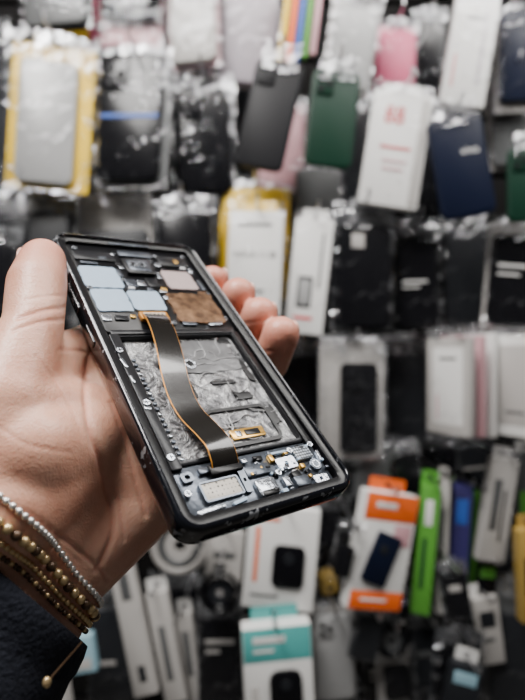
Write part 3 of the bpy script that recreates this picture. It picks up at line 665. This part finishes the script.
# ribbon cable
def bez(pts, n=8):
    out = []
    P = [Vector(pts[0])]+[Vector(p) for p in pts]+[Vector(pts[-1])]
    for i in range(1, len(P)-2):
        for k in range(n):
            t = k/n; a, b, c_, d_ = P[i-1], P[i], P[i+1], P[i+2]
            out.append(.5*((2*b)+(c_-a)*t+(2*a-5*b+4*c_-d_)*t*t+(3*b-a-3*c_+d_)*t**3))
    out.append(P[-2]); return out
path = bez([(29.5, 102, -1.2), (28.8, 96, .8), (27.2, 86, 2.0), (25, 74, 1.8), (22.6, 62, .6), (21.2, 52, .0), (21.6, 43, -.2), (23.6, 34, .8), (24.8, 27, 1.4), (24.8, 21.5, .2), (24.8, 18.5, -1.8)])
fx_ = MB().ribbon(path, -5.4, 5.4, .25).build('ribbon_cable', P_FX, phone)
for a, b in ((-5.5, -5.38), (5.3, 5.7)): MB().ribbon([p+Vector((0, 0, .03)) for p in path], a, b, .25).build('gold_edge', P_OR, fx_)
MB().prism(29.6, 100.5, 13.5, 5.2, .8, -2.9, -.9, .3).build('cable_connector', P_OR, fx_)
cn = MB().prism(29.6, 100.5, 10.5, 3.2, .4, -1.0, -.6, .1).build('connector_label', mat('connector_label', (.70, .58, .46), .5), fx_)
m = MB()
for i in range(5): m.prism(25.8+i*1.9, 100.5, 1.0, 1.6, .2, -.65, -.55, .02)
m.build('connector_print', P_BL, fx_)
MB().prism(24.8, 18.8, 13.5, 4.2, .5, -2.6, -1.2, .3).build('cable_end', P_BL, fx_)

# ------------------------------------------------------------------ the hand
Wc = Vector((-82, -75, 178)); FA = Vector((-.4, -.8, -.45)).normalized()
WD = Vector((.65, -.55, .52)); WD = (WD-FA*WD.dot(FA)).normalized()
PN = FA.cross(WD); PN = -PN if PN.z > 0 else PN
PN.normalize()
fing = {'index': ((18, 118, -33), (60, 132, -25), (83, 138, -20), (81.5, 138, -7)),
        'middle': ((21, 104, -35), (62, 113, -26), (86, 116, -19), (85, 117.5, -1)),
        'ring': ((22, 88, -36), (63, 95, -26), (88.5, 98, -17), (86.4, 98, 1.5)),
        'little': ((20, 72, -36), (64, 76, -25), (88.5, 78, -14), (86.8, 79.5, 4.5))}
frad = {'index': (12, 10, 9.2, 8.4), 'middle': (12.3, 10, 9.8, 9.6), 'ring': (12, 9.8, 9.8, 9.6), 'little': (11.5, 9.4, 9.6, 9.4)}
segs = []
mcps = []
for i, k in enumerate(('index', 'middle', 'ring', 'little')):
    pts = [Lc(*q) for q in fing[k]]; rd = frad[k]
    for a in range(3): segs.append((pts[a], rd[a], pts[a+1], rd[a+1]))
    st = Wc+WD*(-13+26*i/3)
    segs.append((st, 17, pts[0], rd[0]+1)); mcps.append(pts[0])
for i in range(3): segs.append((mcps[i], 12, mcps[i+1], 12))
palm = Vector((-68, -35, 206)); hyp = Lc(11, 38, -45)
cmc = Vector((-84, -52, 168)); tmc = Vector((-89, -20, 175)); tip_ = Vector((-86.5, 8.5, 192)); ttip = Lc(-11.6, 131, 3)
tmid = tip_.lerp(ttip, .60)+Vector((-.6, .2, -.6))
segs += [(Wc+WD*12, 17, hyp, 18), (hyp, 18, mcps[3], 13), (palm, 22, hyp, 18), (Wc, 19, palm, 22), (palm, 21, mcps[0], 13), (palm, 21, mcps[3], 13),
         (Wc-WD*10, 17, cmc, 18), (cmc, 18.5, tmc, 17.5), (tmc, 17, tip_, 11.2), (tip_, 11.2, tmid, 11.8), (tmid, 11.8, ttip, 9.7),
         (tmc, 17, palm, 21), (cmc, 19.5, palm, 22), ((tmc+tip_)/2+Vector((1, -2, 2)), 11, mcps[0], 10.5), (tmc, 15, mcps[0], 12),
         ((tmc+cmc)/2+Vector((6, 0, 3)), 20.5, palm, 22)]
for s in (-12, 0, 12): segs.append((Wc+WD*s, 17.5 if s else 19, Wc+FA*120+WD*s*1.1, 21))
org = W(Wc)
tb = bmesh.new(); bmesh.ops.create_icosphere(tb, subdivisions=3, radius=1.0)
tb.verts.ensure_lookup_table()
tv = np.array([v.co[:] for v in tb.verts]); tf = [tuple(v.index for v in f.verts) for f in tb.faces]; tb.free()
V_, F_ = [], []
off = 0
for p0, r0, p1, r1 in segs:
    n = max(2, int((p1-p0).length/(min(r0, r1)*.3)))
    for i in range(n+1):
        t = i/n; c = W(p0.lerp(p1, t))-org; r = (r0+(r1-r0)*t)*.001
        V_.append(tv*r+np.array(c[:])); F_ += [tuple(a+off for a in f) for f in tf]; off += len(tv)
me = bpy.data.meshes.new('hand_raw'); me.from_pydata(np.concatenate(V_).tolist(), [], F_)
raw = bpy.data.objects.new('hand_raw', me); C.objects.link(raw)
md = raw.modifiers.new('r', 'REMESH'); md.mode = 'VOXEL'; md.voxel_size = .0008
ms = raw.modifiers.new('s', 'SMOOTH'); ms.factor = .6; ms.iterations = 40
bpy.context.view_layer.update()
hm = bpy.data.meshes.new_from_object(raw.evaluated_get(bpy.context.evaluated_depsgraph_get()))
bpy.data.objects.remove(raw)
n = len(hm.vertices); co = np.empty(n*3); hm.vertices.foreach_get('co', co); co = co.reshape(-1, 3)
no = np.empty(n*3); hm.vertex_normals.foreach_get('vector', no); no = no.reshape(-1, 3)
wco = co+np.array(org[:])
px = 262.5+F*wco[:, 0]/wco[:, 1]; py = 350-F*(wco[:, 2]-CAMZ)/wco[:, 1]
facing = (-(wco-np.array([0, 0, CAMZ]))*no).sum(1) > 0
disp = np.zeros(n); redc = np.zeros(n)
def crease(pts, wpx, dep):
    q = np.array([tuple(p) for p in bez([(x, y, 0) for x, y in pts], 60)])[:, :2]
    dmin = np.full(n, 1e9)
    for a in q: dmin = np.minimum(dmin, (px-a[0])**2+(py-a[1])**2)
    disp[:] = np.minimum(disp, np.where(facing, -dep*np.exp(-dmin/(wpx*wpx)), 0))
    redc[:] = np.maximum(redc, np.where(facing, min(1, dep*800)*np.exp(-dmin/(wpx*wpx*.7)), 0))
crease([(98, 335), (86, 372), (88, 420), (102, 470), (112, 530), (96, 570)], 3.2, .0008)
crease([(18, 318), (46, 310), (78, 306)], 2.2, .0005)
crease([(12, 331), (40, 322), (78, 318)], 2.0, .0004)
crease([(24, 300), (48, 296), (70, 296)], 1.8, .0002)
crease([(0, 498), (40, 522), (85, 556), (108, 580)], 2.8, .0007)
crease([(0, 508), (40, 531), (80, 562)], 1.8, .0003)
crease([(112, 402), (124, 436), (134, 475), (146, 515)], 3.0, .0005)
crease([(0, 428), (30, 445), (70, 452)], 2.2, .0002)
crease([(36, 356), (66, 398), (84, 440)], 2.2, .0002)
crease([(60, 350), (84, 352), (98, 362)], 2.2, .0004)
crease([(110, 480), (120, 505), (124, 540)], 2.2, .0003)
crease([(262, 352), (276, 350), (292, 346)], 1.6, .0003)
crease([(240, 324), (254, 322), (270, 319)], 1.6, .0003)
co = co+no*disp[:, None]
red = np.zeros(n)
for tp, rr3 in [(Lc(*fing[k][3]), 17) for k in fing]+[(ttip, 13)]:
    t = np.array(W(tp)[:]); red = np.maximum(red, .8*np.exp(-((wco-t)**2).sum(1)/(rr3*.001)**2))
red = np.clip(np.maximum(red, redc*.5), 0, 1)
hm.vertices.foreach_set('co', co.ravel())
at_ = hm.attributes.new('flush', 'FLOAT', 'POINT'); at_.data.foreach_set('value', red)
hm.polygons.foreach_set('use_smooth', [True]*len(hm.polygons)); hm.update()
def skin():
    m, nt, p = nodes('skin')
    tc = nt.nodes.new('ShaderNodeTexCoord')
    n1 = nt.nodes.new('ShaderNodeTexNoise'); n1.inputs['Scale'].default_value = 60; n1.inputs['Detail'].default_value = 6
    n2 = nt.nodes.new('ShaderNodeTexVoronoi'); n2.inputs['Scale'].default_value = 1300
    n3 = nt.nodes.new('ShaderNodeTexNoise'); n3.inputs['Scale'].default_value = 340; n3.inputs['Detail'].default_value = 7; n3.inputs['Distortion'].default_value = 1.5
    for q in (n1, n2, n3): nt.links.new(tc.outputs['Object'], q.inputs['Vector'])
    rp = nt.nodes.new('ShaderNodeValToRGB')
    rp.color_ramp.elements[0].position = .33; rp.color_ramp.elements[0].color = (.72, .345, .235, 1)
    rp.color_ramp.elements[1].position = .66; rp.color_ramp.elements[1].color = (.86, .49, .355, 1)
    nt.links.new(n1.outputs['Fac'], rp.inputs[0])
    a = nt.nodes.new('ShaderNodeAttribute'); a.attribute_name = 'flush'
    mx = nt.nodes.new('ShaderNodeMix'); mx.data_type = 'RGBA'
    nt.links.new(a.outputs['Fac'], mx.inputs[0]); nt.links.new(rp.outputs[0], mx.inputs[6]); mx.inputs[7].default_value = (.74, .26, .19, 1)
    nt.links.new(mx.outputs[2], p.inputs['Base Color'])
    b = nt.nodes.new('ShaderNodeBump'); b.inputs['Strength'].default_value = .10; b.inputs['Distance'].default_value = .0005
    b2 = nt.nodes.new('ShaderNodeBump'); b2.inputs['Strength'].default_value = .20; b2.inputs['Distance'].default_value = .0012
    nt.links.new(n2.outputs['Distance'], b.inputs['Height']); nt.links.new(n3.outputs['Fac'], b2.inputs['Height'])
    nt.links.new(b.outputs['Normal'], b2.inputs['Normal']); nt.links.new(b2.outputs['Normal'], p.inputs['Normal'])
    p.inputs['Roughness'].default_value = .38
    p.inputs['Subsurface Weight'].default_value = .22; p.inputs['Subsurface Radius'].default_value = (1, .35, .2); p.inputs['Subsurface Scale'].default_value = .004
    return m
hm.materials.clear(); hm.materials.append(skin())
person = bpy.data.objects.new('person', hm); C.objects.link(person); person.location = org
tag(person, 'left hand in a dark sleeve holding up the opened phone from below', 'person')
def rel(p): return (W(p)-org)*1000
NAIL = mat('fingernail', (.72, .44, .36), .25, 0, 0, 200, .04)
def nail(c, axis, out, r, wd, ln):
    axis = axis.normalized(); out = (out-axis*out.dot(axis)).normalized(); side = axis.cross(out)
    A, O_, S_ = swz(axis), swz(out), swz(side)
    ax = Matrix(((S_.x, A.x, O_.x), (S_.y, A.y, O_.y), (S_.z, A.z, O_.z)))
    q = rel(c+axis*1.5+out*(r-2.0))
    MB().sphere(q, (wd, ln, 1.5), ax=ax, nu=18, nv=12).build('fingernail', NAIL, person)
nail(ttip, ttip-tip_, Vector((-.95, .25, .3)), 10.3, 5.8, 7.2)
for k in fing:
    a, b = Lc(*fing[k][2]), Lc(*fing[k][3]); nail(b, b-a, Uc, 8.8, 4.8, 5.8)
# sleeve
SLV = mat('knit_sleeve', (.016, .018, .027), .9, 0, 1.0, 620, .5, spec=.25)
def sect(t, a, rx, ry): return Wc+FA*t+WD*rx*math.cos(a)+PN*ry*math.sin(a)
m = MB(); rings = []
for (t, g) in [(14, 31.0), (8, 31.6), (5, 32.6), (5.5, 34.0), (9, 34.8), (14, 35.0), (17, 34.2), (20, 35.4), (26, 35.8), (34, 36.1), (44, 36.4), (60, 37), (75, 37.5), (95, 38), (118, 38.5)]:
    ring = []
    for i in range(64):
        a = 2*math.pi*i/64
        wv = .9*math.sin(3*a+t*.11)+.7*math.sin(5*a-t*.17) if t > 19 else 0
        ring.append(tuple(rel(sect(t+2+8*math.cos(a)*max(0, 1-max(0, t-24)/60), a, g+wv, g*.74+wv))))
    rings.append(ring)
m.rings(rings, cap=False); sl = m.build('sleeve', SLV, person, angle=80)

# bracelets, laid on the skin
SILV = mat('silver_bead', (.82, .80, .77), .25, .7)
GOLD = mat('gold_bead', (.80, .58, .30), .28, .7)
DARKB = mat('dark_bead', (.10, .06, .035), .3, 0.3, .1, 500, .3)
bvh = BVHTree.FromPolygons([Vector(v) for v in co.tolist()], [tuple(p.vertices) for p in hm.polygons])
def on_skin(t, k, a, lift):
    c = W(Wc+FA*(t+k*math.cos(a)))-org
    d = (W(sect(0, a, 30, 22))-W(Wc)).normalized()
    best = bvh.ray_cast(c+d*.06, -d)
    return best[0]+d*lift*.001
def bracelet(label, t, k, br, mats, cordm, lift=None):
    root = empty('bracelet', Matrix.Translation(org)); tag(root, label, 'bracelet', 'bracelets on the wrist')
    N = 180; lift = lift or br*1.1
    P = [on_skin(t, k, 2*math.pi*i/N, lift) for i in range(N)]
    for _ in range(3): P = [(P[i-1]+P[i]*2+P[(i+1) % N])/4 for i in range(N)]
    MB().tube([tuple(p*1000) for p in P], max(.35, br*.3), n=6, closed=True).build('cord', cordm, root)
    Q = P+[P[0]]; ln = [0]
    for i in range(N): ln.append(ln[-1]+(Q[i+1]-Q[i]).length*1000)
    cnt = min(100, int(ln[-1]/(br*2.05))); srcs = [MB().sphere((0, 0, 0), br).build('bead', mm, root) for mm in mats]
    j = 0
    for i in range(cnt):
        s = ln[-1]*i/cnt
        while ln[j+1] < s: j += 1
        b = srcs[i % len(mats)] if i < len(mats) else srcs[i % len(mats)].copy()
        if i >= len(mats): C.objects.link(b); b.parent = root
        b.location = Q[j].lerp(Q[j+1], (s-ln[j])/max(1e-6, ln[j+1]-ln[j]))
    return root
bracelet('silver bead bracelet worn nearest to the palm', -8.0, 10.5, 1.15, [SILV], STEEL)
bracelet('bracelet of chunky gold and dark beads between silver and gold strands', -3.0, 9.5, 1.65, [GOLD, DARKB, GOLD], BLACK)
bracelet('fine gold bead bracelet lying below the chunky beads', .8, 8.5, 1.05, [GOLD], GOLD)
bb = bracelet('dark cord bracelet with a hanging bead over the sleeve cuff', 3.6, 8, .95, [DARKB, DARKB, GOLD], BLACK)
s0 = W(sect(12, 1.0, 37, 28.2))-org; s1 = W(sect(24, 1.25, 40, 30.5))-org
MB().tube([tuple(s0.lerp(s1, i/8)*1000) for i in range(9)], .35, n=6).build('loose_cord', DARKB, bb)
MB().sphere(tuple(s1*1000), (1.3, 1.3, 1.7)).build('drop_bead', GOLD, bb)

# ------------------------------------------------------------------ light, camera
def area(name, loc, tgt, sx, sy, e, c=(1, 1, 1)):
    l = bpy.data.lights.new(name, 'AREA'); l.shape = 'RECTANGLE'; l.size = sx; l.size_y = sy; l.energy = e; l.color = c
    o = bpy.data.objects.new(name, l); C.objects.link(o); o.location = loc
    o.rotation_euler = (Vector(tgt)-Vector(loc)).to_track_quat('-Z', 'Y').to_euler()
area('ceiling_light_near', (-.40, -.05, 2.35), (-.06, .2, 1.38), .5, .35, 19, (1, .975, .945))
area('ceiling_light_wall', (.10, .20, 2.55), (0, .85, 1.52), 1.3, .22, 20, (1, .97, .935))
area('ceiling_light_right', (.7, .35, 2.3), (.0, .25, 1.4), .4, .3, 5, (1, .98, .95))
wd = bpy.data.worlds.new('shop_ambient'); SC.world = wd; wd.use_nodes = True
wd.node_tree.nodes['Background'].inputs[0].default_value = (1, .98, .96, 1); wd.node_tree.nodes['Background'].inputs[1].default_value = .065
cd = bpy.data.cameras.new('camera'); cd.sensor_fit = 'VERTICAL'; cd.sensor_height = 36; cd.lens = F/700*36; cd.clip_start = .01
cd.dof.use_dof = True; cd.dof.focus_distance = .19; cd.dof.aperture_fstop = 6.6
co_ = bpy.data.objects.new('camera', cd); C.objects.link(co_); co_.location = (0, 0, CAMZ); co_.rotation_euler = (R(90), 0, 0)
SC.camera = co_
